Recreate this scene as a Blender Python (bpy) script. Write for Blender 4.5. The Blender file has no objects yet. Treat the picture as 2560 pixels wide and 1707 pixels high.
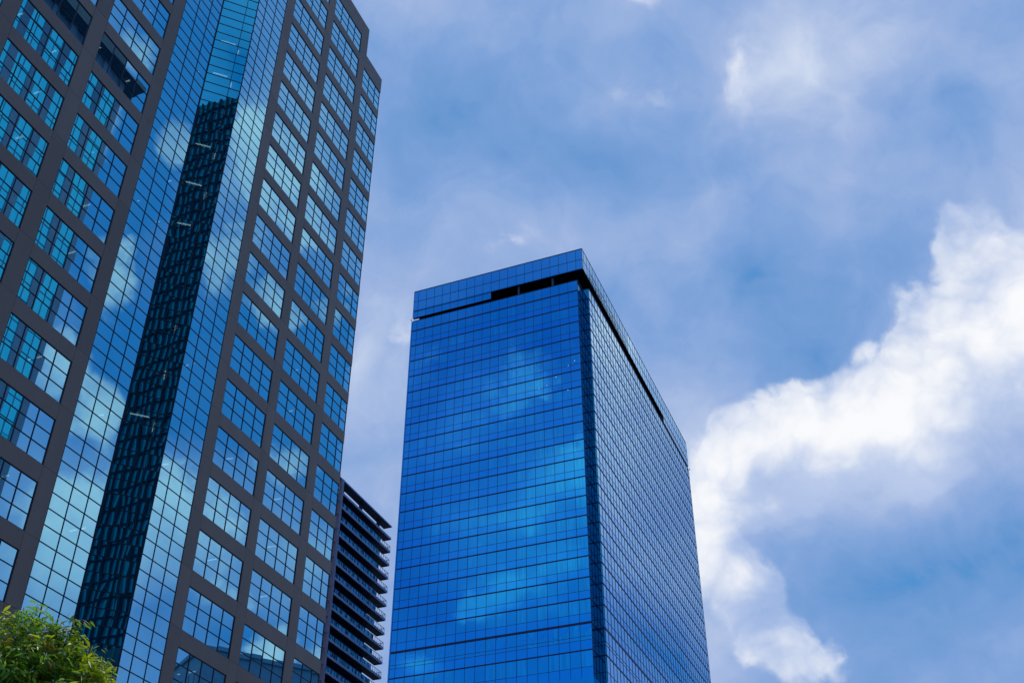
import bpy, bmesh, math, random
from mathutils import Vector, Matrix

# ------------------------------------------------------------------ camera
scene = bpy.context.scene
COL = scene.collection
CAM_H = 1.6
cam_data = bpy.data.cameras.new('camera')
cam = bpy.data.objects.new('camera', cam_data)
COL.objects.link(cam)
cam_data.sensor_width = 36.0
cam_data.lens = 2861.24 / 2560 * 36.0
cam_data.clip_start = 0.1
cam_data.clip_end = 20000
PITCH, ROLL = 0.6382, 0.0016
cam.location = (0, 0, CAM_H)
cam.matrix_world = (Matrix.Translation((0, 0, CAM_H)) @ Matrix.Rotation(math.pi / 2 + PITCH, 4, 'X')
                    @ Matrix.Rotation(ROLL, 4, 'Z'))
scene.camera = cam

scene.view_settings.view_transform = 'Standard'
scene.view_settings.look = 'None'
scene.view_settings.gamma = 1
scene.view_settings.exposure = 0
scene.render.engine = 'CYCLES'
scene.cycles.max_bounces = 8
scene.cycles.glossy_bounces = 5
scene.cycles.transparent_max_bounces = 8
scene.cycles.caustics_reflective = True
scene.cycles.blur_glossy = 0.5
scene.cycles.sample_clamp_indirect = 6

# ------------------------------------------------------------------ sun and sky
SUN_AZ, SUN_EL = math.radians(14), math.radians(62)
sun_data = bpy.data.lights.new('sun', 'SUN')
sun_data.energy = 2.2
sun_data.angle = math.radians(10)
sun_data.color = (1.0, 0.95, 0.88)
sun = bpy.data.objects.new('sun', sun_data)
COL.objects.link(sun)
sdir = Vector((math.sin(SUN_AZ) * math.cos(SUN_EL), math.cos(SUN_AZ) * math.cos(SUN_EL), math.sin(SUN_EL)))
sun.rotation_euler = sdir.to_track_quat('Z', 'Y').to_euler()

# cloud banks: direction, tilt, angular size, weight
# cloud table begin
SOFT_CLOUDS = [
    (-0.037,0.662,0.748, -0.73,-0.03,0.03, 0.164,0.110,-0.24),
    (0.069,0.694,0.717, -0.76,0.17,0.08, 0.192,0.098,-0.24),
    (0.187,0.695,0.694, -0.79,0.13,-0.13, 0.107,0.057,-0.12),
    (0.202,0.754,0.625, -0.89,0.13,-0.16, 0.100,0.079,-0.28),
    (0.250,0.787,0.564, -0.96,-0.15,-0.41, 0.138,0.101,-0.32),
    (0.329,0.715,0.617, -0.89,0.22,-0.26, 0.118,0.092,-0.12),
    (0.359,0.626,0.692, -0.77,0.27,-0.25, 0.099,0.110,-0.14),
    (0.308,0.868,0.390, -1.17,-0.03,-0.36, 0.219,0.148,-0.28),
    (0.387,0.827,0.409, -1.14,0.17,-0.36, 0.117,0.094,-0.18),
    (0.014,0.719,0.695, -0.80,0.01,-0.01, 0.090,0.069,-0.08),
    (0.238,0.622,0.746, -0.52,0.54,0.36, 0.138,0.162,0.42),
    (0.194,0.631,0.751, -0.59,0.44,0.27, 0.063,0.134,0.26),
    (0.311,0.585,0.749, -0.69,0.25,-0.20, 0.128,0.068,0.12),
    (0.096,0.658,0.747, -0.72,0.07,-0.06, 0.088,0.050,0.14),
    (-0.010,0.747,0.664, -0.84,-0.01,0.01, 0.132,0.080,0.20),
    (-0.121,0.813,0.570, -0.96,-0.07,0.10, 0.138,0.180,0.36),
    (-0.093,0.599,0.795, -0.65,-0.07,0.06, 0.186,0.061,0.14),
    (0.114,0.596,0.795, -0.65,0.09,-0.07, 0.112,0.041,0.22),
    (0.138,0.740,0.658, -0.84,-0.17,-0.34, 0.112,0.079,0.13),
    (0.158,0.844,0.512, -1.03,0.08,-0.14, 0.136,0.144,0.34),
    (0.188,0.916,0.355, -1.21,0.07,-0.18, 0.169,0.083,0.30),
    (0.394,0.855,0.337, -1.22,0.15,-0.38, 0.086,0.051,0.20),
    (0.290,0.819,0.496, -1.04,-0.23,-0.48, 0.227,0.124,0.38),
    (0.384,0.741,0.550, -0.93,0.39,-0.21, 0.125,0.180,0.40),
    (0.342,0.822,0.456, -1.09,-0.15,-0.47, 0.156,0.070,0.22),
    (0.395,0.598,0.698, -0.75,0.31,-0.27, 0.075,0.080,0.12),
    (0.169,0.888,0.428, -1.13,0.07,-0.15, 0.110,0.140,0.36),
    (-0.129,0.907,0.401, -1.16,-0.05,0.12, 0.101,0.165,0.22),
    (0.730,0.416,0.543, -2.15,-0.14,2.18, 0.204,0.189,-0.95),
    (0.640,0.270,0.719, -2.37,-0.02,1.99, 0.100,0.196,-0.85),
    (0.721,0.275,0.636, -2.28,-0.23,2.13, 0.117,0.150,-0.70),
    (0.671,0.493,0.554, -2.16,-0.08,2.26, 0.113,0.138,-0.70),
    (0.763,0.347,0.545, -2.16,-0.18,2.12, 0.082,0.086,-0.35),
    (0.571,0.359,0.738, -2.41,-0.13,2.27, 0.133,0.152,0.26),
    (0.630,0.351,0.693, -2.37,-0.28,2.36, 0.093,0.153,0.36),
    (0.675,0.424,0.604, -2.26,0.30,1.89, 0.077,0.055,0.12),
    (0.788,0.418,0.452, -2.04,-0.13,2.13, 0.165,0.138,0.55),
    (0.832,0.362,0.421, -2.01,-0.16,2.06, 0.126,0.134,0.50),
    (0.775,0.515,0.366, -1.95,-0.08,2.19, 0.107,0.042,-0.50),
    (0.733,0.517,0.443, -2.04,0.23,2.07, 0.121,0.079,0.35),
    (0.819,0.434,0.375, -1.96,-0.11,2.11, 0.081,0.038,-0.35),
    (0.625,0.430,0.651, -2.28,-0.10,2.26, 0.082,0.089,0.12),
    (0.593,0.343,0.728, -2.41,0.22,1.86, 0.049,0.030,-0.25),
    (0.287,-0.598,0.749, -2.44,-0.18,0.66, 0.096,0.128,-0.42),
    (-0.585,-0.565,0.582, -2.19,-0.01,-0.79, 0.279,0.244,-0.42),
    (-0.679,-0.614,0.403, -1.99,-0.02,-0.83, 0.238,0.166,-0.42),
    (-0.505,-0.583,0.637, -2.26,0.03,-0.74, 0.139,0.139,-0.15),
    (-0.573,-0.593,0.565, -2.19,-0.21,-0.62, 0.101,0.071,0.40),
    (-0.610,-0.581,0.539, -2.19,-0.38,-0.55, 0.101,0.059,0.36),
    (-0.568,-0.658,0.494, -2.12,-0.35,-0.50, 0.112,0.076,0.49),
    (-0.609,-0.640,0.468, -2.08,-0.30,-0.60, 0.141,0.076,0.43),
    (-0.596,-0.676,0.434, -2.02,-0.14,-0.66, 0.134,0.063,0.39),
    (-0.646,-0.644,0.410, -2.02,-0.32,-0.64, 0.133,0.074,0.36),
    (-0.657,-0.601,0.455, -2.04,-0.02,-0.82, 0.064,0.063,0.26),
    (-0.618,-0.529,0.581, -2.19,-0.04,-0.83, 0.053,0.024,0.24),
    (-0.706,-0.615,0.351, -1.93,-0.03,-0.84, 0.062,0.044,0.30),
    (-0.605,-0.694,0.391, -1.98,-0.14,-0.66, 0.098,0.039,0.26),
    (0.499,0.657,0.566, -2.17,0.06,2.45, 0.208,0.278,0.50),
    (0.554,0.711,0.432, -2.02,0.04,2.46, 0.170,0.168,0.20),
    (0.548,0.750,0.370, -2.01,0.53,2.28, 0.137,0.056,-0.55),
]
CRISP_CLOUDS = [
    (0.188,0.845,0.500, -1.03,-0.21,-0.34, 0.078,0.051,0.90),
    (0.240,0.823,0.515, -1.03,-0.02,-0.30, 0.096,0.057,1.00),
    (0.287,0.810,0.511, -1.01,-0.30,-0.53, 0.091,0.065,1.00),
    (0.326,0.793,0.515, -0.94,-0.50,-0.72, 0.091,0.067,1.00),
    (0.353,0.766,0.537, -0.89,-0.54,-0.82, 0.083,0.069,1.00),
    (0.378,0.741,0.554, -0.88,-0.52,-0.86, 0.088,0.087,1.00),
    (0.403,0.721,0.563, -0.87,-0.50,-0.89, 0.080,0.079,1.00),
    (0.367,0.706,0.605, -0.86,0.39,-0.16, 0.046,0.074,0.62),
    (0.300,0.776,0.555, -0.97,0.18,-0.25, 0.032,0.027,0.45),
    (0.174,0.861,0.478, -1.07,0.09,-0.15, 0.050,0.051,0.85),
    (0.169,0.883,0.437, -1.11,0.20,-0.09, 0.040,0.087,0.80),
    (0.191,0.895,0.402, -1.16,0.08,-0.17, 0.049,0.052,0.80),
    (0.223,0.907,0.358, -1.17,0.41,-0.07, 0.072,0.039,0.70),
    (0.222,0.857,0.465, -1.07,-0.28,-0.40, 0.070,0.030,0.75),
    (0.343,0.808,0.478, -0.88,-0.71,-0.89, 0.059,0.049,0.55),
    (0.403,0.759,0.512, -0.98,-0.40,-0.74, 0.046,0.034,0.40),
    (0.191,0.634,0.750, -0.61,0.41,0.22, 0.073,0.096,0.24),
    (0.261,0.601,0.755, -0.49,0.54,0.36, 0.052,0.061,0.16),
    (0.225,0.666,0.712, -0.69,0.40,0.11, 0.053,0.029,0.20),
    (0.109,0.657,0.746, -0.72,-0.15,-0.33, 0.074,0.044,0.27),
    (0.004,0.745,0.667, -0.82,-0.19,-0.18, 0.077,0.042,0.24),
    (-0.010,0.757,0.654, -0.86,-0.01,0.01, 0.038,0.038,0.20),
    (-0.097,0.792,0.602, -0.88,-0.33,-0.14, 0.049,0.035,0.25),
    (0.110,0.596,0.795, -0.59,0.28,0.21, 0.037,0.019,0.35),
    (0.618,0.331,0.713, -2.38,-0.16,2.23, 0.049,0.056,0.36),
    (0.630,0.370,0.683, -2.35,0.25,1.86, 0.063,0.054,0.53),
    (0.681,0.365,0.635, -2.26,0.12,1.96, 0.049,0.074,0.46),
    (0.680,0.410,0.608, -2.30,0.43,1.76, 0.050,0.037,0.50),
    (0.624,0.410,0.665, -2.30,-0.11,2.25, 0.051,0.051,0.46),
    (0.654,0.295,0.697, -2.36,-0.20,2.19, 0.029,0.052,0.46),
    (0.736,0.306,0.604, -2.24,-0.21,2.12, 0.034,0.066,0.50),
    (0.791,0.339,0.510, -2.12,-0.18,2.09, 0.040,0.049,0.60),
    (0.786,0.296,0.542, -2.16,-0.21,2.07, 0.036,0.052,0.53),
    (0.775,0.525,0.351, -1.93,-0.07,2.19, 0.036,0.041,0.60),
    (0.745,0.563,0.357, -1.94,-0.05,2.24, 0.033,0.035,0.56),
    (0.770,0.462,0.440, -2.04,0.21,2.01, 0.079,0.049,0.46),
    (0.777,0.413,0.475, -2.07,0.17,1.96, 0.065,0.042,0.46),
    (0.822,0.350,0.449, -2.04,-0.17,2.06, 0.073,0.064,0.46),
    (0.723,0.485,0.492, -2.12,0.36,1.95, 0.058,0.037,0.40),
    (0.631,0.234,0.740, -2.43,-0.23,2.19, 0.034,0.028,0.46),
    (0.679,0.233,0.696, -2.37,-0.25,2.15, 0.031,0.064,0.40),
    (0.645,0.455,0.614, -2.24,-0.10,2.26, 0.044,0.045,0.34),
    (0.782,0.478,0.399, -1.99,0.22,2.02, 0.072,0.032,0.36),
    (-0.573,-0.598,0.561, -2.20,-0.28,-0.57, 0.086,0.059,0.37),
    (-0.608,-0.584,0.538, -2.21,-0.45,-0.49, 0.077,0.041,0.31),
    (-0.565,-0.659,0.497, -2.13,-0.35,-0.50, 0.086,0.058,0.42),
    (-0.602,-0.647,0.468, -2.10,-0.37,-0.54, 0.108,0.049,0.37),
    (-0.593,-0.678,0.434, -2.02,-0.13,-0.65, 0.089,0.044,0.33),
    (-0.644,-0.646,0.410, -2.02,-0.32,-0.64, 0.088,0.048,0.31),
    (-0.616,-0.532,0.581, -2.19,-0.04,-0.83, 0.041,0.023,0.24),
    (-0.703,-0.620,0.349, -1.93,-0.02,-0.84, 0.048,0.033,0.29),
    (0.490,0.638,0.594, -2.21,0.06,2.45, 0.076,0.090,0.55),
]
CLOUD_SHADE = [
    (0.362,0.815,0.452, -1.10,-0.15,-0.49, 0.129,0.082,0.81),
    (0.288,0.842,0.456, -1.10,-0.02,-0.34, 0.134,0.072,0.81),
    (0.241,0.866,0.439, -1.11,0.11,-0.22, 0.084,0.066,0.62),
    (0.397,0.775,0.492, -1.00,-0.41,-0.72, 0.093,0.073,0.56),
    (0.203,0.858,0.473, -1.08,-0.06,-0.26, 0.050,0.030,0.56),
    (0.330,0.754,0.568, -0.91,-0.39,-0.70, 0.083,0.084,0.31),
    (0.283,0.827,0.486, -1.06,-0.01,-0.34, 0.097,0.040,0.31),
    (0.224,0.899,0.376, -1.18,0.09,-0.21, 0.077,0.071,0.50),
    (0.189,0.911,0.367, -1.19,0.07,-0.18, 0.078,0.058,0.25),
    (0.350,0.709,0.612, -0.89,0.23,-0.27, 0.080,0.065,0.25),
]
# cloud table end

world = bpy.data.worlds.new('World')
scene.world = world
world.use_nodes = True
try:
    world.cycles.sampling_method = 'MANUAL'
    world.cycles.sample_map_resolution = 512
except Exception:
    pass


def build_sky():
    nt = world.node_tree
    N, L = nt.nodes, nt.links
    N.clear()
    out = N.new('ShaderNodeOutputWorld')
    bg = N.new('ShaderNodeBackground')
    L.new(bg.outputs[0], out.inputs[0])
    bg.inputs['Strength'].default_value = 0.1
    sky = N.new('ShaderNodeTexSky')
    sky.sky_type = 'NISHITA'
    sky.sun_disc = False
    sky.sun_elevation = SUN_EL
    sky.sun_rotation = SUN_AZ
    sky.air_density = 1.2
    sky.dust_density = 0.4
    sky.ozone_density = 3.0

    def math_(op, a, b=None, clamp=False):
        m = N.new('ShaderNodeMath'); m.operation = op; m.use_clamp = clamp
        for i, v in enumerate((a, b)):
            if v is None:
                continue
            if isinstance(v, (int, float)):
                m.inputs[i].default_value = v
            else:
                L.new(v, m.inputs[i])
        return m.outputs[0]

    def vmath(op, a, b=None, scale=None):
        m = N.new('ShaderNodeVectorMath'); m.operation = op
        for i, v in enumerate((a, b)):
            if v is None:
                continue
            if isinstance(v, (tuple, list)):
                m.inputs[i].default_value = v
            else:
                L.new(v, m.inputs[i])
        if scale is not None:
            m.inputs['Scale'].default_value = scale
        return m.outputs[0]

    def noise(vec, scale, detail, rough, dist=0.0):
        n = N.new('ShaderNodeTexNoise')
        n.inputs['Scale'].default_value = scale
        n.inputs['Detail'].default_value = detail
        n.inputs['Roughness'].default_value = rough
        n.inputs['Distortion'].default_value = dist
        L.new(vec, n.inputs['Vector'])
        return n

    tc = N.new('ShaderNodeTexCoord')
    d = tc.outputs['Generated']

    def warp(vec, scale, detail, amount, rough=0.55):
        n = noise(vec, scale, detail, rough)
        c = vmath('SUBTRACT', n.outputs['Color'], (0.5, 0.5, 0.5))
        c = vmath('SCALE', c, scale=amount)
        return vmath('ADD', vec, c)

    d_soft = warp(d, 5.0, 4, 0.13)
    d_crisp = warp(warp(d, 9.0, 3, 0.05), 30.0, 4, 0.016, 0.55)

    def blobs(table, vec, kind):
        acc = None
        peak = kind == 'SPHERICAL'
        for (x, y, z, ex, ey, ez, rx, ry, amp) in table:
            m = N.new('ShaderNodeMapping'); m.vector_type = 'TEXTURE'
            m.inputs['Location'].default_value = (x, y, z)
            m.inputs['Rotation'].default_value = (ex, ey, ez)
            m.inputs['Scale'].default_value = (rx, ry, 0.6)
            L.new(vec, m.inputs['Vector'])
            g = N.new('ShaderNodeTexGradient'); g.gradient_type = kind
            L.new(m.outputs[0], g.inputs[0])
            t = N.new('ShaderNodeMath'); t.operation = 'MULTIPLY' if peak else 'MULTIPLY_ADD'
            L.new(g.outputs['Fac'], t.inputs[0]); t.inputs[1].default_value = amp
            if peak:
                if acc is not None:
                    w = N.new('ShaderNodeMath'); w.operation = 'SMOOTH_MAX'; w.inputs[2].default_value = .12
                    L.new(t.outputs[0], w.inputs[0]); L.new(acc, w.inputs[1]); t = w
            elif acc is None:
                t.inputs[2].default_value = 0.0
            else:
                L.new(acc, t.inputs[2])
            acc = t.outputs[0]
        return acc

    soft = blobs(SOFT_CLOUDS, d_soft, 'QUADRATIC_SPHERE')
    crisp = blobs(CRISP_CLOUDS, d_crisp, 'SPHERICAL')

    shade = blobs(CLOUD_SHADE, d_soft, 'QUADRATIC_SPHERE')
    n1 = noise(d_soft, 7.0, 5, 0.5)
    n2 = noise(d_crisp, 22.0, 7, 0.6)
    s = math_('ADD', soft, 0.45)
    s = math_('ADD', s, math_('MULTIPLY', math_('SUBTRACT', n1.outputs['Fac'], 0.5), 0.42))
    n5 = noise(d_soft, 17.0, 6, 0.58, 0.3)
    s = math_('ADD', s, math_('MULTIPLY', math_('SUBTRACT', n5.outputs['Fac'], 0.5), 0.46))
    s = math_('ADD', s, math_('MULTIPLY', math_('SUBTRACT', n2.outputs['Fac'], 0.5), 0.12))
    ramp = N.new('ShaderNodeValToRGB')
    cr = ramp.color_ramp
    stops = [(0.0, (.008, .245, .62)), (.1, (.05, .26, .62)), (.2, (.13, .305, .64)), (.4, (.215, .372, .70)), (.6, (.33, .456, .745)),
             (.8, (.50, .60, .82)), (1.0, (.72, .79, .91))]
    cr.elements[0].position = 0; cr.elements[0].color = (*stops[0][1], 1)
    cr.elements[1].position = 1; cr.elements[1].color = (*stops[-1][1], 1)
    for p, c in stops[1:-1]:
        e = cr.elements.new(p); e.color = (*c, 1)
    L.new(s, ramp.inputs[0])

    # crisp cumulus on top: billows from cell distances, broken up by fine noise
    def cells(scale, rough):
        v = N.new('ShaderNodeTexVoronoi'); v.feature = 'F1'
        v.inputs['Scale'].default_value = scale
        v.inputs['Detail'].default_value = 2; v.inputs['Roughness'].default_value = rough
        v.normalize = True
        L.new(d_crisp, v.inputs['Vector'])
        return v.outputs['Distance']
    puff = cells(19.0, .55)
    puff2 = cells(42.0, .5)
    gate = N.new('ShaderNodeMapRange'); gate.interpolation_type = 'SMOOTHSTEP'
    gate.inputs['From Min'].default_value = 0.02; gate.inputs['From Max'].default_value = 0.30
    L.new(crisp, gate.inputs['Value'])
    rag = math_('MULTIPLY', math_('SUBTRACT', n2.outputs['Fac'], 0.5), 0.75)
    rag = math_('ADD', rag, math_('MULTIPLY', math_('SUBTRACT', 0.34, puff), 0.85))
    dc = math_('ADD', crisp, math_('MULTIPLY', rag, gate.outputs[0]))
    mr = N.new('ShaderNodeMapRange'); mr.interpolation_type = 'SMOOTHSTEP'
    mr.inputs['From Min'].default_value = 0.17; mr.inputs['From Max'].default_value = 0.39
    L.new(dc, mr.inputs['Value'])
    sh = N.new('ShaderNodeMapRange'); sh.interpolation_type = 'SMOOTHSTEP'
    n3 = noise(d_crisp, 14.0, 6, 0.55)
    dsh = math_('ADD', crisp, math_('MULTIPLY', math_('SUBTRACT', n3.outputs['Fac'], 0.5), 0.9))
    dsh = math_('ADD', dsh, math_('MULTIPLY', math_('SUBTRACT', 0.40, puff2), 1.1))
    dsh = math_('ADD', dsh, math_('MULTIPLY', math_('SUBTRACT', n1.outputs['Fac'], 0.5), 0.9))
    dsh = math_('SUBTRACT', dsh, shade)
    sh.inputs['From Min'].default_value = -0.1; sh.inputs['From Max'].default_value = 1.0
    L.new(dsh, sh.inputs['Value'])
    cmix = N.new('ShaderNodeMix'); cmix.data_type = 'RGBA'
    under = N.new('ShaderNodeMix'); under.data_type = 'RGBA'
    under.inputs[0].default_value = .4
    L.new(ramp.outputs[0], under.inputs[6]); under.inputs[7].default_value = (.52, .62, .86, 1)
    L.new(under.outputs[2], cmix.inputs[6])
    cmix.inputs[7].default_value = (.95, .96, .985, 1)
    L.new(sh.outputs[0], cmix.inputs[0])
    clouds = N.new('ShaderNodeMix'); clouds.data_type = 'RGBA'
    L.new(mr.outputs[0], clouds.inputs[0])
    L.new(ramp.outputs[0], clouds.inputs[6])
    L.new(cmix.outputs[2], clouds.inputs[7])
    # the cloud radiance is given for strength 1, the clear sky for 0.1
    cl10 = vmath('SCALE', clouds.outputs[2], scale=10.0)
    # clear sky shows where the cover thins out
    cover = N.new('ShaderNodeMapRange')
    cover.inputs['From Min'].default_value = -0.1; cover.inputs['From Max'].default_value = 0.35
    cover.inputs['To Min'].default_value = 0.75; cover.inputs['To Max'].default_value = 1.0
    L.new(s, cover.inputs['Value'])
    fin = N.new('ShaderNodeMix'); fin.data_type = 'RGBA'
    L.new(cover.outputs[0], fin.inputs[0])
    L.new(sky.outputs[0], fin.inputs[6])
    L.new(cl10, fin.inputs[7])
    L.new(fin.outputs[2], bg.inputs['Color'])


build_sky()

# ------------------------------------------------------------------ helpers
rnd = random.Random(7)


class MB:
    """collects quads and boxes; build() links them as ONE mesh object"""

    def __init__(self):
        self.v = []; self.f = []; self.m = []

    def quad(self, a, b, c, d, m=0):
        n = len(self.v)
        self.v += [a, b, c, d]; self.f.append((n, n + 1, n + 2, n + 3)); self.m.append(m)

    def box(self, x0, x1, y0, y1, z0, z1, m=0):
        n = len(self.v)
        self.v += [(x0, y0, z0), (x1, y0, z0), (x1, y1, z0), (x0, y1, z0),
                   (x0, y0, z1), (x1, y0, z1), (x1, y1, z1), (x0, y1, z1)]
        for q in ((0, 3, 2, 1), (4, 5, 6, 7), (0, 1, 5, 4), (1, 2, 6, 5), (2, 3, 7, 6), (3, 0, 4, 7)):
            self.f.append(tuple(n + i for i in q)); self.m.append(m)

    def bar(self, a, b, r, sides=6, m=0, r2=None):
        a = Vector(a); b = Vector(b); r2 = r if r2 is None else r2
        z = (b - a).normalized()
        x = z.orthogonal().normalized(); y = z.cross(x)
        n = len(self.v)
        for p, rr in ((a, r), (b, r2)):
            for i in range(sides):
                t = 2 * math.pi * i / sides
                self.v.append(tuple(p + x * math.cos(t) * rr + y * math.sin(t) * rr))
        for i in range(sides):
            j = (i + 1) % sides
            self.f.append((n + i, n + j, n + sides + j, n + sides + i)); self.m.append(m)
        self.f.append(tuple(n + i for i in reversed(range(sides)))); self.m.append(m)
        self.f.append(tuple(n + sides + i for i in range(sides))); self.m.append(m)

    def prism(self, pts, z0, z1, m=0):
        n = len(self.v); k = len(pts)
        self.v += [(x, y, z0) for x, y in pts] + [(x, y, z1) for x, y in pts]
        self.f.append(tuple(n + i for i in reversed(range(k)))); self.m.append(m)
        self.f.append(tuple(n + k + i for i in range(k))); self.m.append(m)
        for i in range(k):
            j = (i + 1) % k
            self.f.append((n + i, n + j, n + k + j, n + k + i)); self.m.append(m)

    def mesh(self, name, mats):
        me = bpy.data.meshes.new(name)
        me.from_pydata(self.v, [], self.f)
        for m in (mats if isinstance(mats, (list, tuple)) else [mats]):
            me.materials.append(m)
        me.polygons.foreach_set('material_index', self.m)
        me.update()
        return me

    def build(self, name, mats, parent=None, loc=None):
        return put(name, self.mesh(name, mats), parent, loc)


def put(name, me, parent=None, loc=None):
    o = bpy.data.objects.new(name, me)
    COL.objects.link(o)
    o.parent = parent
    if loc is not None:
        o.location = loc
    return o


def tag(o, label=None, cat=None, group=None, kind=None):
    for k, v in (('label', label), ('category', cat), ('group', group), ('kind', kind)):
        if v:
            o[k] = v
    return o


def thing(name, label, cat, loc=(0, 0, 0), rz=0, group=None):
    o = bpy.data.objects.new(name, None)
    COL.objects.link(o)
    o.empty_display_size = 1
    o.location = loc; o.rotation_euler = (0, 0, rz)
    return tag(o, label, cat, group)


def in_view(p, margin=0.02):
    """is a world point inside the camera's frame"""
    x, y, z = p[0], p[1], p[2] - CAM_H
    c, s = math.cos(PITCH), math.sin(PITCH)
    dd = y * c + z * s
    if dd <= 0:
        return False
    a, b = x / dd, (-y * s + z * c) / dd
    f = 2861.24
    return abs(a * f) < 1280 * (1 + margin) and abs(b * f) < 853.5 * (1 + margin)


# ------------------------------------------------------------------ materials
def new_mat(name):
    m = bpy.data.materials.new(name); m.use_nodes = True
    nt = m.node_tree; nt.nodes.clear()
    out = nt.nodes.new('ShaderNodeOutputMaterial')
    return m, nt, nt.nodes, nt.links, out


def plain(name, col, rough=0.6, metallic=0.0, var=0.15, scale=0.6, bump=0.0, streak=False, spec=0.5, panel=0.0):
    m, nt, N, L, out = new_mat(name)
    b = N.new('ShaderNodeBsdfPrincipled')
    L.new(b.outputs[0], out.inputs[0])
    b.inputs['Roughness'].default_value = rough
    b.inputs['Metallic'].default_value = metallic
    b.inputs['Specular IOR Level'].default_value = spec
    geo = N.new('ShaderNodeNewGeometry')
    mp = N.new('ShaderNodeMapping')
    mp.inputs['Scale'].default_value = (1, 1, 0.15 if streak else 1)
    L.new(geo.outputs['Position'], mp.inputs['Vector'])
    n = N.new('ShaderNodeTexNoise')
    n.inputs['Scale'].default_value = scale; n.inputs['Detail'].default_value = 8
    n.inputs['Roughness'].default_value = 0.6
    L.new(mp.outputs[0], n.inputs['Vector'])
    r = N.new('ShaderNodeValToRGB')
    r.color_ramp.elements[0].position = 0.3; r.color_ramp.elements[1].position = 0.7
    r.color_ramp.elements[0].color = tuple(c * (1 - var) for c in col) + (1,)
    r.color_ramp.elements[1].color = tuple(min(1, c * (1 + var)) for c in col) + (1,)
    L.new(n.outputs['Fac'], r.inputs[0])
    if panel:
        hv = N.new('ShaderNodeHueSaturation')
        ma = N.new('ShaderNodeMath'); ma.operation = 'MULTIPLY_ADD'
        ma.inputs[1].default_value = 2 * panel; ma.inputs[2].default_value = 1 - panel
        L.new(geo.outputs['Random Per Island'], ma.inputs[0])
        L.new(ma.outputs[0], hv.inputs['Value']); L.new(r.outputs[0], hv.inputs['Color'])
        L.new(hv.outputs[0], b.inputs['Base Color'])
    else:
        L.new(r.outputs[0], b.inputs['Base Color'])
    if bump:
        bp = N.new('ShaderNodeBump'); bp.inputs['Distance'].default_value = bump
        n2 = N.new('ShaderNodeTexNoise'); n2.inputs['Scale'].default_value = 12; n2.inputs['Detail'].default_value = 6
        L.new(geo.outputs['Position'], n2.inputs['Vector'])
        L.new(n2.outputs['Fac'], bp.inputs['Height']); L.new(bp.outputs[0], b.inputs['Normal'])
    return m


def glass(name, tint, graze=(0.9, 0.9, 0.92), power=2.5, see=0.0, wave=0.0, wave_scale=0.7, rough=0.0,
          under=(0.0, 0.02, 0.05), wave_z=1.0, see_col=(0.45, 0.8, 0.95), blind=0.0):
    """coated facade glass: a tinted mirror that whitens at grazing angles, a little light through it"""
    m, nt, N, L, out = new_mat(name)
    g = N.new('ShaderNodeBsdfGlossy')
    g.inputs['Roughness'].default_value = rough
    lw = N.new('ShaderNodeLayerWeight'); lw.inputs['Blend'].default_value = 0.5
    pw = N.new('ShaderNodeMath'); pw.operation = 'POWER'; pw.inputs[1].default_value = power
    L.new(lw.outputs['Facing'], pw.inputs[0])
    mx = N.new('ShaderNodeMix'); mx.data_type = 'RGBA'
    mx.inputs[6].default_value = (*tint, 1); mx.inputs[7].default_value = (*graze, 1)
    L.new(pw.outputs[0], mx.inputs[0])
    L.new(mx.outputs[2], g.inputs['Color'])
    if wave:
        geo = N.new('ShaderNodeNewGeometry')
        mp = N.new('ShaderNodeMapping'); mp.inputs['Scale'].default_value = (1, 1, wave_z)
        L.new(geo.outputs['Position'], mp.inputs['Vector'])
        n = N.new('ShaderNodeTexNoise'); n.inputs['Scale'].default_value = wave_scale
        n.inputs['Detail'].default_value = 1.5; n.inputs['Roughness'].default_value = 0.4
        L.new(mp.outputs[0], n.inputs['Vector'])
        bp = N.new('ShaderNodeBump'); bp.inputs['Strength'].default_value = 1.0
        bp.inputs['Distance'].default_value = wave
        L.new(n.outputs['Fac'], bp.inputs['Height'])
        L.new(bp.outputs[0], g.inputs['Normal'])
    if blind:
        g2 = N.new('ShaderNodeNewGeometry')
        mp2 = N.new('ShaderNodeMapping'); mp2.inputs['Scale'].default_value = (3.2, 3.2, .12)
        L.new(g2.outputs['Position'], mp2.inputs['Vector'])
        n4 = N.new('ShaderNodeTexNoise'); n4.inputs['Scale'].default_value = 1.0; n4.inputs['Detail'].default_value = 4
        L.new(mp2.outputs[0], n4.inputs['Vector'])
        r4 = N.new('ShaderNodeValToRGB')
        r4.color_ramp.elements[0].position = .38; r4.color_ramp.elements[1].position = .62
        r4.color_ramp.elements[0].color = tuple(c * (1 - blind) for c in tint) + (1,)
        r4.color_ramp.elements[1].color = tuple(min(1, c * (1 + blind * .4)) for c in tint) + (1,)
        L.new(n4.outputs['Fac'], r4.inputs[0]); L.new(r4.outputs[0], mx.inputs[6])
    d = N.new('ShaderNodeBsdfDiffuse'); d.inputs['Color'].default_value = (*under, 1)
    add = N.new('ShaderNodeAddShader')
    L.new(g.outputs[0], add.inputs[0]); L.new(d.outputs[0], add.inputs[1])
    if see:
        t = N.new('ShaderNodeBsdfTransparent'); t.inputs['Color'].default_value = (*see_col, 1)
        ms = N.new('ShaderNodeMixShader'); ms.inputs[0].default_value = see
        L.new(add.outputs[0], ms.inputs[1]); L.new(t.outputs[0], ms.inputs[2])
        L.new(ms.outputs[0], out.inputs[0])
    else:
        L.new(add.outputs[0], out.inputs[0])
    return m


def emit(name, col, strength):
    m, nt, N, L, out = new_mat(name)
    e = N.new('ShaderNodeEmission'); e.inputs[0].default_value = (*col, 1); e.inputs[1].default_value = strength
    L.new(e.outputs[0], out.inputs[0])
    return m


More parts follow.
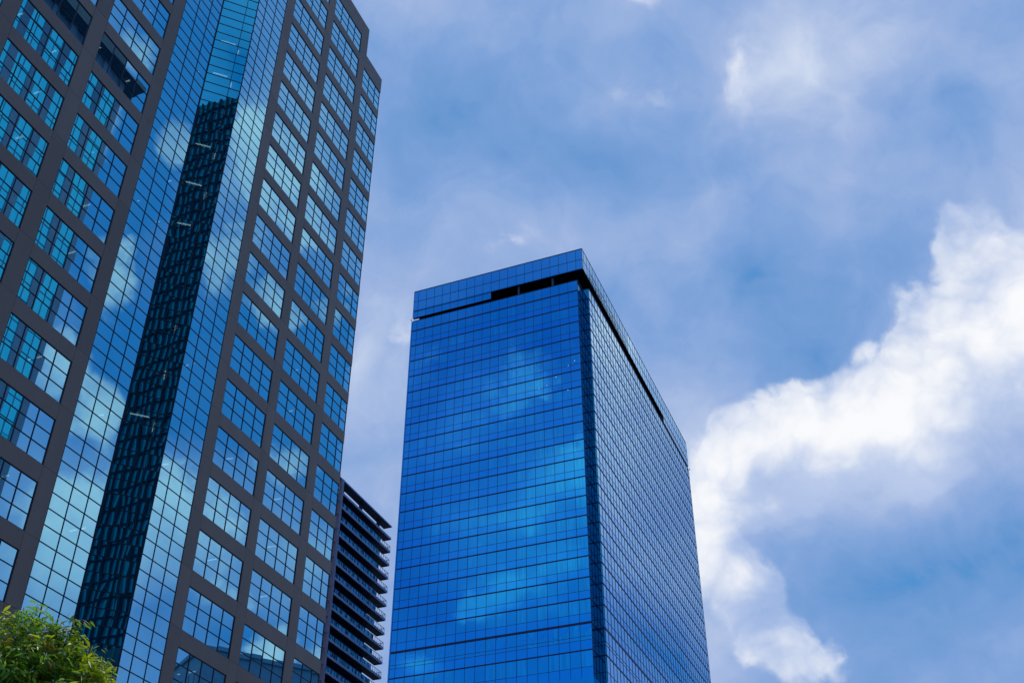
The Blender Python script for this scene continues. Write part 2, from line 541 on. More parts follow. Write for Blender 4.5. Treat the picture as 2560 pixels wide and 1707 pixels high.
M = dict(
    stone=plain('plum_grey_cladding', (.235, .162, .148), .55, var=.10, panel=.10, scale=.35, bump=.002, streak=True),
    joint=plain('dark_joint', (.012, .010, .02), .8),
    frame=plain('dark_window_frame', (.010, .014, .042), .45, var=.1, spec=.3),
    interior=plain('office_interior', (.10, .12, .13), .9, var=.2),
    ceiling=plain('office_ceiling', (.45, .47, .46), .9, var=.06),
    left_glass=glass('left_tower_glass', (.25, .59, .77), (.50, .86, .94), 3.0, see=.10, wave=.0004, wave_scale=.55),
    bay_glass=glass('bay_glass', (.05, .58, .72), (.6, .9, .92), 3.0, see=.12, wave=.0042, wave_scale=.6, wave_z=.45),
    tube=emit('office_light_tube', (1, .98, .92), 2.2),
    f_glass=glass('deep_blue_glass', (.003, .305, .71), (.76, .94, 1.0), 2.2, see=.04, wave=.0012, wave_scale=.5),
    f_glass_pale=glass('deep_blue_glass_with_blind', (.006, .345, .745), (.76, .94, 1.0), 2.2, see=.04,
                       wave=.0012, wave_scale=.5, under=(0, .03, .06), blind=.16),
    f_spandrel=glass('deep_blue_spandrel_glass', (.004, .28, .74), (.66, .84, 1.0), 2.2, wave=.001, wave_scale=.5),
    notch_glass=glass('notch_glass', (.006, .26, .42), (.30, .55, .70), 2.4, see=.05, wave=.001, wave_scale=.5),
    shaded_corner_glass=glass('shaded_corner_glass', (.004, .16, .34), (.20, .42, .62), 2.4, see=.05, wave=.001, wave_scale=.5),  # darker copy of the tower glass, shade of the recess put into its colour
    f_frame=plain('navy_mullion', (.006, .022, .10), .4, var=.1, spec=.3),
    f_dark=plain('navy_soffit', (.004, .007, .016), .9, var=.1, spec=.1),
    f_column=plain('blue_grey_column', (.02, .07, .12), .6),
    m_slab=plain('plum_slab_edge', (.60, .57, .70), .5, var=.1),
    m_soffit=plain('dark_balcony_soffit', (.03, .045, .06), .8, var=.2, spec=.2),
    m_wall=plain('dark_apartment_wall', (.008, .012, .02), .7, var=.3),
    m_glass=glass('balcony_glass', (.07, .36, .42), (.32, .62, .70), 2.2, see=.2, wave=.03, wave_scale=.7,
                  see_col=(.35, .7, .75)),
    m_clear=glass('clear_balcony_glass', (.06, .08, .09), (.3, .35, .4), 2.5, see=.85, see_col=(.9, .97, .97)),
    m_rail=plain('plum_steel_rail', (.12, .10, .18), .5),
    m_pilaster=plain('grey_steel_fin', (.42, .34, .44), .5, var=.1),
    bark=plain('bark', (.09, .065, .045), .9, var=.4, scale=9),
    asphalt=plain('asphalt', (.05, .05, .052), .9, var=.25, scale=2.0, bump=.004),
    paving=plain('paving', (.24, .23, .22), .85, var=.2, scale=1.2, bump=.003),
    paint=plain('road_paint', (.7, .7, .68), .7, var=.1),
    opp_glass=glass('teal_glass', (.10, .74, .66), (.5, .9, .9), 2.5, under=(.0, .30, .32), wave=.004, wave_scale=.3),
    opp_pier=plain('slate_pier', (.30, .36, .42), .7, var=.12),
    opp_bar=plain('teal_bar', (.10, .22, .28), .6),
    opp_dark=plain('dark_crown', (.05, .085, .10), .7),
    grid_glass=glass('black_green_glass', (.02, .13, .12), (.2, .3, .3), 2.5, under=(.0, .21, .27), wave=.01, wave_scale=.3),
    grid_fin=plain('black_fin', (.004, .004, .008), .6, spec=.2),
    low_wall=plain('slate_blue_wall', (.28, .44, .50), .7, var=.08),
    low_dark=plain('low_block_window', (.05, .09, .12), .4),
    white_lamp=plain('white_housing', (.75, .76, .8), .5),
)


def leaf_mat(name, col, trans):
    m, nt, N, L, out = new_mat(name)
    geo = N.new('ShaderNodeNewGeometry')
    n = N.new('ShaderNodeTexNoise'); n.inputs['Scale'].default_value = 1.4; n.inputs['Detail'].default_value = 3
    L.new(geo.outputs['Position'], n.inputs['Vector'])
    hs = N.new('ShaderNodeHueSaturation'); hs.inputs['Color'].default_value = (*col, 1)
    mr = N.new('ShaderNodeMapRange'); mr.inputs['To Min'].default_value = .6; mr.inputs['To Max'].default_value = 1.45
    ri = N.new('ShaderNodeMath'); ri.operation = 'ADD'
    L.new(n.outputs['Fac'], ri.inputs[0])
    rs = N.new('ShaderNodeMath'); rs.operation = 'MULTIPLY_ADD'; rs.inputs[1].default_value = .6; rs.inputs[2].default_value = -.3
    L.new(geo.outputs['Random Per Island'], rs.inputs[0]); L.new(rs.outputs[0], ri.inputs[1])
    L.new(ri.outputs[0], mr.inputs['Value']); L.new(mr.outputs[0], hs.inputs['Value'])
    d = N.new('ShaderNodeBsdfPrincipled'); d.inputs['Roughness'].default_value = .45
    L.new(hs.outputs[0], d.inputs['Base Color'])
    t = N.new('ShaderNodeBsdfTranslucent')
    h2 = N.new('ShaderNodeHueSaturation'); h2.inputs['Color'].default_value = (*trans, 1)
    L.new(mr.outputs[0], h2.inputs['Value']); L.new(h2.outputs[0], t.inputs['Color'])
    ms = N.new('ShaderNodeMixShader'); ms.inputs[0].default_value = .45
    L.new(d.outputs[0], ms.inputs[1]); L.new(t.outputs[0], ms.inputs[2]); L.new(ms.outputs[0], out.inputs[0])
    return m


LEAF_A = leaf_mat('yellow_green_leaf', (.19, .31, .02), (.54, .68, .015))
LEAF_B = leaf_mat('mid_green_leaf', (.10, .26, .045), (.28, .55, .03))
LEAF_C = leaf_mat('bronze_young_leaf', (.16, .09, .02), (.30, .22, .02))

# ------------------------------------------------------------------ ground
g = MB(); g.box(-6000, 6000, -6000, 6000, -1.0, 0)
tag(g.build('ground', M['asphalt']), kind='structure')

# the street runs along the left tower's front
TH = 1.1916
DX, DY = math.cos(TH), math.sin(TH)
street = MB()
street.box(-120, 120, -34, -14, 0.0, 0.006)
so = street.build('road', M['asphalt'])
so.location = (-20.4574, 67.3467, 0); so.rotation_euler = (0, 0, TH); tag(so, kind='structure')
pv = MB()
pv.box(-120, 120, -13.8, 0.4, 0, 0.14)
pv.box(-120, 120, -52, -34.2, 0, 0.14)
so = pv.build('pavement', M['paving'])
so.location = (-20.4574, 67.3467, 0); so.rotation_euler = (0, 0, TH); tag(so, kind='structure')
mk = MB()
for i in range(-20, 20):
    mk.box(i * 6, i * 6 + 3, -24.07, -23.93, 0.006, 0.01)
so = mk.build('road_marking', M['paint'])
so.location = (-20.4574, 67.3467, 0); so.rotation_euler = (0, 0, TH); tag(so, kind='structure')


# ------------------------------------------------------------------ panes and mullions on a vertical plane y = y0
def panes(mb, xs, zs, y0, jit=0.003, mat_of=None):
    for i in range(len(xs) - 1):
        for k in range(len(zs) - 1):
            # each pane is flat but sits at its own slight tilt
            tx, tz = rnd.uniform(-jit, jit), rnd.uniform(-jit, jit)
            a, b, c, d = y0 - tx - tz, y0 + tx - tz, y0 + tx + tz, y0 - tx + tz
            m = mat_of(i, k) if mat_of else 0
            mb.quad((xs[i], a, zs[k]), (xs[i + 1], b, zs[k]), (xs[i + 1], c, zs[k + 1]), (xs[i], d, zs[k + 1]), m)


def mullions(mb, xs, zs, y0, y1, wx, wz, z_thick=None):
    """verticals at xs, transoms at zs, butted between the verticals"""
    for x in xs:
        mb.box(x - wx / 2, x + wx / 2, y0, y1, zs[0], zs[-1])
    for z in zs:
        w = z_thick.get(round(z, 3), wz) if z_thick else wz
        for i in range(len(xs) - 1):
            mb.box(xs[i] + wx / 2, xs[i + 1] - wx / 2, y0 + .004, y1, z - w / 2, z + w / 2)


# ================================================================== LEFT OFFICE TOWER
LX, LY = -20.4574, 67.3467
ZL = 22.7874 + CAM_H
left = thing('office_tower', 'tall left office tower with plum-grey stone grid, teal windows and angled glass bay',
             'office tower', (LX, LY, 0), TH)


def lw_(u, y, z):
    return (LX + u * DX - y * DY, LY + u * DY + y * DX, z)


COLS = [(-31.8, -26.62, 4), (-25.43, -20.34, 4), (-19.1, -13.99, 4), (.16, 5.42, 4), (6.57, 11.96, 4), (13.13, 16.84, 3)]
PIERS = [(-33.2, -31.8), (-26.62, -25.43), (-20.34, -19.1), (-13.99, -12.84), (-1.04, .16), (5.42, 6.57), (11.96, 13.13)]
J0, J1 = -3, 19
ROWS = [-2.94, -1.96, -.98, 0]


def ztop(ci):
    return 18 if ci == 5 else 19


# cladding: piers in storey-high blocks, spandrels between them, thin joints left open
cl = MB()
GAP = .018
Z_LOW = ZL + 4 * (J0 - 1) + .02
for p, (a, b) in enumerate(PIERS):
    top = 78.37
    for j in range(J0, J1 + 1):
        z0 = ZL + 4 * j - 2.94 + GAP; z1 = ZL + 4 * j + 1.06
        if j == J1:
            z1 = ZL + top
        if p == 6 and j == J1:
            z1 = ZL + top
        cl.box(a + (GAP if p else 0), b - GAP, 0, .6, z0, z1)
    cl.box(a, b, 0, .6, .14, ZL + 4 * J0 - 2.94)
for ci, (a, b, n) in enumerate(COLS):
    for j in range(J0, ztop(ci)):
        cl.box(a, b, 0, .6, ZL + 4 * j, ZL + 4 * j + 1.06)
    if ci < 5:
        cl.box(a, b, 0, .6, ZL + 76, ZL + 78.37)
    else:
        cl.box(a + .002, 16.9, 0, .6, ZL + 72, ZL + 74.17)
    cl.box(a, b if ci < 5 else 16.9, 0, .6, .14, ZL + 4 * J0 - 2.94)
# the coping above the glass bay
cl.box(-12.84, -1.04, .02, .6, ZL + 77.1, ZL + 78.37)
cl.box(-12.84, -1.04, .02, .6, .14, ZL + 4 * J0 - 2.94)
cl.box(13.13, 13.33, 0, .62, ZL + 74.17, ZL + 78.37)
cl.build('stone_cladding', M['stone'], left)
jt = MB()
for (a, b) in PIERS:
    jt.box(a + .001, b - .001, .03, .5, Z_LOW, ZL + 78)
jt.build('joint_backing', M['joint'], left)

body = MB()
body.box(-33.2, 16.8, 26, 26.4, .14, ZL + 74)
body.box(-33.6, -33.2, 0, 26.4, .14, ZL + 78.37)
body.box(-33.2, 13.33, 25.6, 26, ZL + 74, ZL + 78.37)
body.box(-33.2, 16.6, 9, 9.3, .14, ZL + 72)
body.build('rear_wall', M['stone'], left)
side = MB()
side.box(16.62, 16.8, .6, 26, .14, ZL + 73.9)
side.box(13.15, 13.33, .62, 25.6, ZL + 74.17, ZL + 78.37)
side.build('end_wall', M['stone'], left)
rf = MB()
rf.box(-33.2, 13.13, .6, 25.6, ZL + 77.2, ZL + 77.5)
rf.box(13.33, 16.62, .6, 26, ZL + 73.3, ZL + 73.5)
rf.build('roof', M['joint'], left)
fl = MB()
for j in range(J0, J1 + 1):
    x1 = 16.6 if j < 19 else 13
    fl.box(-33.2, x1, .62, 9, ZL + 4 * j + .12, ZL + 4 * j + .9)
o = fl.build('floor_slab', [M['ceiling']], left); o['kind'] = 'stuff'

# windows: four looks of each width, copied up the tower
protos = {}


def window_proto(w, n, seed):
    g = MB(); r_ = rnd
    xs = [w * i / n for i in range(n + 1)]
    if n == 3:
        xs = [0, 1.31, 2.66, w]
    panes(g, xs, ROWS, .07, .0007)
    f = MB()
    t = .046
    for x in xs:
        xa = min(max(x - t / 2, 0.001), w - t - .001) if x in (0, w) else x - t / 2
        f.box(xa, xa + t, .03, .12, ROWS[0] + .002, ROWS[-1] - .002)
    for z in ROWS:
        za = z if z == ROWS[0] else (z - t if z == ROWS[-1] else z - t / 2)
        for i in range(len(xs) - 1):
            x0 = xs[i] + (t if i == 0 else t / 2); x1 = xs[i + 1] - (t if i == len(xs) - 2 else t / 2)
            f.box(x0, x1, .034, .12, za + .003, za + t - .003)
    return g.mesh('window', M['left_glass']), f.mesh('window_frame', M['frame'])


for key, (w, n) in {(4, 0): (5.12, 4), (4, 1): (5.3, 4), (3, 0): (3.71, 3)}.items():
    protos[key] = [window_proto(w, n, k) for k in range(3)]
rest = MB()
nwin = 0
for ci, (a, b, n) in enumerate(COLS):
    w = b - a
    key = (n, 0 if n == 3 or w < 5.22 else 1)
    base_w = {(4, 0): 5.12, (4, 1): 5.3, (3, 0): 3.71}[key]
    for j in range(J0, ztop(ci) + 1):
        z = ZL + 4 * j
        pts = [lw_(x, 0, zz) for x in (a, (a + b) / 2, b) for zz in (z, z - 1.5, z - 2.94)]
        if not any(in_view(p, 0) for p in pts):
            xs = [a + w * i / n for i in range(n + 1)]
            panes(rest, xs, [z + r for r in ROWS], .07, .002)
            continue
        gm, fm = protos[key][rnd.randrange(3)]
        o = put('window', gm, left, (a, 0, z)); o.scale = (w / base_w, 1, 1)
        put('window_frame', fm, o)
        nwin += 1
o = rest.build('far_windows', M['left_glass'], left); o['kind'] = 'stuff'

# the glass bay: flat, triangular prism, flat
BAY = dict(a=[-12.84, -11.46, -10.12, -8.92], b=[-5.0, -3.71, -2.38, -1.04])
BROW = [-2.94, -1.96, -.98, 0, 1.06]
T = .05


def bay_band(name, xs, j, mat, parent_rot=None, wave=0.0008):
    g = MB(); z = ZL + 4 * j
    panes(g, xs, [z + r for r in BROW], .03, wave)
    f = MB()
    for i, x in enumerate(xs):
        f.box(x - T / 2 + (T / 2 if i == 0 else 0), x + T / 2 - (T / 2 if i == len(xs) - 1 else 0), 0, .09,
              z - 2.94, z + 1.06)
    for r in BROW[:-1]:
        for i in range(len(xs) - 1):
            f.box(xs[i] + T / 2 + .002, xs[i + 1] - T / 2 - .002, .004, .09, z + r - T / 2, z + r + T / 2)
    o = g.build('curtain_wall_band', mat, left)
    k = f.build('mullion_grid', M['frame'], o)
    return o


PR = 2.765          # length of a prism face
apex = (-6.96, -1.955)
for j in range(J0, J1 + 1):
    if j < 19 or True:
        for xs in (BAY['a'], BAY['b']):
            bay_band('b', xs, j, M['left_glass'])
        o = bay_band('p', [0, 1.86, PR], j, M['bay_glass'], wave=.0008)
        o.location = (-8.915, 0, 0); o.rotation_euler = (0, 0, -math.pi / 4)
        o = bay_band('p', [0, .9, PR], j, M['bay_glass'], wave=.004)
        o.location = (-6.96 + .02, -1.955 + .02, 0); o.rotation_euler = (0, 0, math.pi / 4)
cap = MB()
cap.prism([(-8.9, .1), (-6.96, -1.9), (-5.02, .1)], ZL + 77.1, ZL + 77.4)
cap.prism([(-8.9, .1), (-6.96, -1.9), (-5.02, .1)], ZL + 4 * J0 - 3.2, ZL + 4 * J0 - 2.94)
for j in range(J0, J1 + 1):
    cap.prism([(-8.7, .12), (-6.96, -1.68), (-5.22, .12)], ZL + 4 * j + .12, ZL + 4 * j + .9)
cap.build('bay_floor', M['ceiling'], left)

# lit tubes under the office ceilings
TUBES = []
# tube table begin
TUBES = [
    (-7.93, 0.26, -7.13, -0.59, 76.50),
    (-8.00, 0.26, -7.22, -0.58, 72.50),
    (-8.03, 0.28, -7.29, -0.54, 64.50),
    (-8.09, 0.31, -7.30, -0.52, 60.50),
    (-8.07, 0.37, -7.26, -0.47, 40.50),
    (-8.03, 0.26, -7.44, -0.48, 56.50),
    (-6.55, -0.51, -6.24, -0.23, 76.50),
    (-6.59, -0.55, -6.21, -0.19, 72.50),
    (-6.67, -0.53, -6.14, -0.03, 64.50),
    (-6.69, -0.53, -6.02, 0.14, 60.50),
    (-6.27, -0.09, -5.82, 0.32, 48.50),
    (-6.60, -0.36, -5.83, 0.33, 44.50),
    (-6.59, -0.40, -5.81, 0.35, 40.50),
    (-24.35, 1.50, -24.33, 1.16, 60.50),
    (-21.21, 1.52, -21.22, 1.14, 60.50),
    (-21.30, 1.61, -21.30, 1.15, 56.50),
    (-21.33, 1.72, -21.31, 1.20, 52.50),
    (-14.89, 1.46, -14.87, 1.15, 64.50),
    (-18.01, 1.33, -18.01, 1.19, 64.50),
    (-18.15, 1.34, -18.17, 1.19, 52.50),
    (-15.00, 1.81, -14.98, 1.24, 52.50),
    (-8.58, 1.58, -8.57, 1.22, 60.50),
    (-8.60, 1.64, -8.61, 1.32, 56.50),
    (-14.76, 1.27, -14.76, 1.39, 72.50),
    (-10.89, 1.38, -10.89, 1.50, 56.50),
    (-15.84, 1.36, -15.84, 1.48, 56.50),
    (-8.46, 1.27, -8.46, 1.39, 72.50),
    (-15.00, 1.92, -14.99, 1.24, 48.50),
    (-15.01, 1.90, -15.00, 1.33, 40.50),
    (-14.99, 2.35, -15.02, 2.20, 40.50),
    (-2.12, 1.52, -2.13, 1.26, 56.50),
    (-2.07, 2.07, -2.11, 1.80, 48.50),
    (-2.10, 1.48, -2.13, 1.29, 48.50),
    (-8.55, 2.35, -8.55, 2.00, 40.50),
    (-8.54, 1.65, -8.55, 1.41, 40.50),
    (10.87, 1.71, 10.83, 1.49, 56.50),
    (10.95, 1.87, 10.93, 1.51, 52.50),
    (-15.02, 1.77, -15.04, 1.53, 32.50),
    (-15.03, 1.31, -15.05, 1.11, 32.50),
    (-8.55, 2.33, -8.57, 1.85, 32.50),
    (-8.54, 1.49, -8.57, 1.18, 32.50),
    (-2.06, 2.26, -2.01, 1.83, 40.50),
    (4.43, 2.24, 4.48, 1.68, 44.50),
    (10.98, 2.20, 11.03, 1.55, 44.50),
    (11.04, 2.19, 11.10, 1.53, 40.50),
    (4.50, 2.38, 4.53, 1.67, 36.50),
    (11.06, 2.19, 11.01, 1.51, 36.50),
    (4.34, 2.14, 4.32, 1.64, 28.50),
    (4.37, 3.05, 4.32, 2.85, 28.50),
]
# tube table end
for k, (x0, y0, x1, y1, z) in enumerate(TUBES):
    t = MB()
    t.box(0, 1, -.035, .035, -.05, 0)
    L_ = math.hypot(x1 - x0, y1 - y0)
    o = t.build('ceiling_light', M['tube'], left, (x0, y0, z))
    o.rotation_euler = (0, 0, math.atan2(y1 - y0, x1 - x0)); o.scale = (L_, 1, 1)

# ================================================================== FAR BLUE GLASS TOWER
FX, FY, THF = 13.5601, 184.1767, -.3841
ZF = 149.8149 + CAM_H
ft = thing('glass_tower', 'deep blue all-glass tower with a dark slot below its roof band',
           'glass tower', (FX, FY, 0), THF)
f1x = [-38.08] + [-36.94 + 1.9365 * k for k in range(19)] + [0]
levels = [-4 * k for k in range(19)] + [-72.4 - 4.67 * k for k in range(14)]
levels[18] = -72.2
y2x = [3.4] + [5.2 + 1.95 * k for k in range(41)] + [84.8]
FXS = 1.33


def f_mat(side):
    def g(i, k):
        if k == 0:                       # spandrel strip, below
            return 2
        if side == 1 and i >= 10:
            return 1 if rnd.random() < .5 else 0
        return 1 if rnd.random() < .07 else 0
    return g


def f_band(xs, zt, zb, vision, side, name='curtain_wall_band', thick=.30, wx=.10, proud=.05, wz=.09):
    """one storey: vision glass on top, spandrel strip below, thick line at the storey level"""
    g = MB(); f = MB()
    zs = [zb, zt - vision, zt] if vision else [zb, zt]
    fm = f_mat(side)
    panes(g, xs, zs, 0, .0013, fm if vision else (lambda i, k: 0))
    for i, x in enumerate(xs):
        f.box(x - wx / 2, x + wx / 2, -proud, .02, zb, zt)
    for i in range(len(xs) - 1):
        f.box(xs[i] + wx / 2, xs[i + 1] - wx / 2, -proud - .03, .02, zt - thick / 2, zt + thick / 2)
        if not vision:
            f.box(xs[i] + wx / 2, xs[i + 1] - wx / 2, -proud + .01, .02, zb + thick, zb + thick + wz)
        if vision:
            f.box(xs[i] + wx / 2, xs[i + 1] - wx / 2, -proud + .01, .02, zt - vision - wz / 2, zt - vision + wz / 2)
    o = g.build(name, [M['f_glass'], M['f_glass_pale'], M['f_spandrel']] if side < 3 else [M['shaded_corner_glass' if side == 3 else 'notch_glass']] * 3, ft)
    if len(xs) > 2 or vision:
        f.build('mullion_grid', M['f_frame'], o)
    return o


NB = 21
notch_ret = [0, 1.7, 3.4]
notch_back = [0, FXS]
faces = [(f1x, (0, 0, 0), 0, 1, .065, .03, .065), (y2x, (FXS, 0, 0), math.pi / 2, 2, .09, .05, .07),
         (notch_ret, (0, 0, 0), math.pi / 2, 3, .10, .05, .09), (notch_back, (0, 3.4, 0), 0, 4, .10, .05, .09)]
for xs, loc, rz, sd, wx, pr, wz in faces:
    th_ = .21
    o = f_band(xs, ZF + 2.75, ZF + 0, 0, sd, thick=.12, wx=wx, proud=pr)
    o.location = loc; o.rotation_euler = (0, 0, rz)
    for k in range(NB):
        zt, zb = ZF + levels[k], ZF + levels[k + 1]
        h = zt - zb
        o = f_band(xs, zt, zb, 2.45 if h < 4.1 else h * .62, sd, thick=th_, wx=wx, proud=pr, wz=wz)
        o.location = loc; o.rotation_euler = (0, 0, rz)
    g = MB(); panes(g, xs[::2] + ([xs[-1]] if len(xs) % 2 == 0 else []), [ZF + l for l in levels[NB:]][::-1], 0, .003)
    o = g.build('lower_curtain_wall', M['f_glass'], ft); o.location = loc; o.rotation_euler = (0, 0, rz)

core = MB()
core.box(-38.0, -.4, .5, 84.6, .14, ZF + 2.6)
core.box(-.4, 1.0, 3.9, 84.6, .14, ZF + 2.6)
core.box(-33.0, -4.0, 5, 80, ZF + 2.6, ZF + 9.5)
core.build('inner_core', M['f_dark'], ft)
back = MB()
back.box(-38.1, 1.3, 84.8, 85.1, .14, ZF + 2.75)
back.box(-38.4, -38.1, .1, 84.8, .14, ZF + 2.75)
back.build('rear_curtain_wall', M['f_glass'], ft)

# roof band (glass screen round the roof)
fx = [-38.08] + [-36.94 + 1.9365 * k for k in range(20)] + [FXS]


def screen(xs, zs, loc, rz, name='roof_screen', mats=None, wx=.06):
    g = MB(); f = MB()
    panes(g, xs, zs, 0, .004)
    for x in xs:
        f.box(x - wx / 2, x + wx / 2, -.04, .02, zs[0], zs[-1])
    for q, z in enumerate(zs):
        h = .20 if q == len(zs) - 1 else .06
        for i in range(len(xs) - 1):
            f.box(xs[i] + wx / 2, xs[i + 1] - wx / 2, -.05, .02, z - h / 2, z + h / 2)
    o = g.build(name, mats or M['f_glass'], ft)
    f.build('mullion_grid', M['f_frame'], o)
    o.location = loc; o.rotation_euler = (0, 0, rz)
    return o


screen(fx, [ZF + 5.5, ZF + 8.1, ZF + 11.0], (0, 0, 0), 0)
screen(fx[:11], [ZF + 3.57, ZF + 5.41], (0, 0, 0), 0)
fy = [0, .9] + [.9 + 1.95 * k for k in range(1, 43)] + [84.8]
fy_a = [v for v in fy if v <= 33]; fy_b = [v for v in fy if v >= fy_a[-1]]
M['screen_thin'] = glass('thin_roof_screen_glass', (.06, .25, .42), (.55, .70, .78), 2.2, see=.72, see_col=(.86, .97, 1.0),
                         under=(0, .01, .02))
screen(fy_a, [ZF + 5.5, ZF + 8.1, ZF + 11.0], (FXS, 0, 0), math.pi / 2, mats=M['screen_thin'])
screen(fy_b, [ZF + 5.5, ZF + 8.1, ZF + 11.0], (FXS, 0, 0), math.pi / 2)
fy_c = [v for v in fy if v >= 59.5]
screen(fy_c, [ZF + 3.65, ZF + 5.41], (FXS, 0, 0), math.pi / 2)
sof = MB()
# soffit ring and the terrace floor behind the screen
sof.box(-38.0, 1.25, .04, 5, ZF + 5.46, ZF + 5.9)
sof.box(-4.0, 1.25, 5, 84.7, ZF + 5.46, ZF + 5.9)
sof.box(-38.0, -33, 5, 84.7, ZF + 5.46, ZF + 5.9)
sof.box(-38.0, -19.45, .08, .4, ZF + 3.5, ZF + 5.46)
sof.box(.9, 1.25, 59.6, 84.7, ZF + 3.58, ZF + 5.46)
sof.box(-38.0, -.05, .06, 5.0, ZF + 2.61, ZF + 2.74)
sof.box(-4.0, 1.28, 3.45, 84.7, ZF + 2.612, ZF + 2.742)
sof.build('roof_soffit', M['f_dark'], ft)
rc = MB(); rc.box(-37.9, -4.2, 5, 84.6, ZF + 9.6, ZF + 9.9)
rc.build('roof_deck', M['f_dark'], ft)
for x in (-13.3, -5.6):
    c = MB(); c.box(x - .2, x + .2, .45, .85, ZF + 2.75, ZF + 5.45)
    c.build('terrace_column', M['f_column'], ft)
for (x, y) in ((-38.3, -.15), (1.6, 85.0)):
    c = MB()
    c.box(x - .1, x + .1, y - .1, y + .1, ZF + 3.0, ZF + 3.2)
    c.bar((x, y, ZF + 2.65), (x, y, ZF + 3.0), .07)
    c.build('roof_floodlight', M['white_lamp'], ft)

# small lamps seen through the glass near the corner
dots = [(-5.2, -20.5), (-7.2, -22.0), (-2.6, -18.4), (-1.2, -17.6), (-8.8, -22.4), (-2.8, -24.2), (-7.9, -23.6)]
for x, z in dots:
    c = MB(); c.box(x - .04, x + .04, -.012, -.008, ZF + z - .04, ZF + z + .04)
    c.build('downlight', M['tube'], ft)

# ================================================================== BALCONY BLOCK BETWEEN THE TOWERS
MX, MY, ZM = -27.1608, 233.828, 117.9245 + CAM_H
ap = thing('apartment_block', 'dark block of stacked projecting balconies under a roof canopy, between the two towers',
           'apartment block', (MX, MY, 0), TH)
XW = -23.3
H = 3.2
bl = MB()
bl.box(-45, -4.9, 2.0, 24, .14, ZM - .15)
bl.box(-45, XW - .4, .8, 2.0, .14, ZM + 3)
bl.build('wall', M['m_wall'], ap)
ca = MB()
ca.box(-45, 0, 0, 2.1, ZM + 2.95, ZM + 3.22)
ca.build('roof_canopy', [M['m_slab']], ap)
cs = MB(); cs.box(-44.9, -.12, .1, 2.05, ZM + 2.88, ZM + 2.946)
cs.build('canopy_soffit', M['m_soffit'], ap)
for x in (-21.0, -12.77, -4.47):
    c = MB(); c.box(x - .3, x + .3, .9, 1.5, ZM + .12, ZM + 2.93)
    c.build('canopy_column', M['m_wall'], ap)
    c = MB(); c.box(x - .9, x + .3, 1.55, 1.9, ZM + 1.6, ZM + 1.8)
    c.build('canopy_bracket', M['m_wall'], ap)
pf = MB(); pf.box(-23.62, -22.95, -.25, .5, .14, ZM + 2.99)
pf.build('steel_fin', M['m_pilaster'], ap)
for k in range(0, 30):
    zb = ZM - H * k
    c = MB(); c.box(-24.6, -23.64, 0, .2, zb + 1.0, zb + 1.18)
    if k < 16:
        c.build('fin_bracket', M['m_pilaster'], ap)
nb = 0
for k in range(0, 34):
    zt = ZM - H * k
    sl = MB()
    sl.box(-22.93, 0, 0, 1.95, zt - .16, zt + .30)
    o = sl.build('balcony', M['m_slab'], ap)
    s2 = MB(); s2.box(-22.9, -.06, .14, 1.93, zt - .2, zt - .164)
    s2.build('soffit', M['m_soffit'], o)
    if k == 0:
        continue
    # glazed railing along the front, open steel railing at the free end
    gl = MB(); gl.box(-22.9, -4.82, .10, .12, zt + .305, zt + 1.22)
    gl.build('glass_railing', M['m_glass'], o)
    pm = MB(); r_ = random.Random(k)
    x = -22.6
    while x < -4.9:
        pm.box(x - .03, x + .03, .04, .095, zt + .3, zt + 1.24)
        # uprights and slanted bars, added in place of dark lines reflected in the glass
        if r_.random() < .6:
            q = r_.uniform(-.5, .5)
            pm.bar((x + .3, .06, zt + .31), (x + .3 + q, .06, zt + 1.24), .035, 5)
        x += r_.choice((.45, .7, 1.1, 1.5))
    pm.build('glass_reflection_bars', M['m_wall'], o)
    rl = MB()
    rl.box(-22.9, -.06, .06, .12, zt + 1.25, zt + 1.33)
    rl.box(-.12, -.06, .12, 1.9, zt + 1.25, zt + 1.33)
    for x in (-4.78, -3.9, -2.95, -2.0, -1.26, -.62, -.09):
        rl.box(x - .04, x + .04, .06, .12, zt + .3, zt + 1.25)
    for y in (.65, 1.25, 1.88):
        rl.box(-.12, -.06, y - .03, y + .03, zt + .3, zt + 1.25)
    rl.build('steel_railing', M['m_rail'], o)
    cg = MB(); cg.quad((-5.9, 1.96, zt + .3), (-4.9, 1.96, zt + .3), (-4.9, 1.96, zt + 2.9), (-5.9, 1.96, zt + 2.9))
    cg.build('side_screen', M['m_clear'], o)
    nb += 1

# ================================================================== TREE
TREE = (-8.6, 19.6, 0)
tree = thing('street_tree', 'leafy yellow-green street tree in front of the stone-grid tower', 'tree', TREE)
tr = MB()
r_ = random.Random(3)


def limb(a, b, ra, rb, seg=4, wob=.12):
    a = Vector(a); b = Vector(b); p = a
    for i in range(seg):
        t = (i + 1) / seg
        q = a.lerp(b, t) + Vector((r_.uniform(-wob, wob), r_.uniform(-wob, wob), 0)) * (1 if i < seg - 1 else 0)
        tr.bar(p, q, ra + (rb - ra) * (i / seg), 7, 0, ra + (rb - ra) * t)
        p = q


# clumps: centre (relative to the tree), radius, number of twigs, yellow share
CLUMPS = []
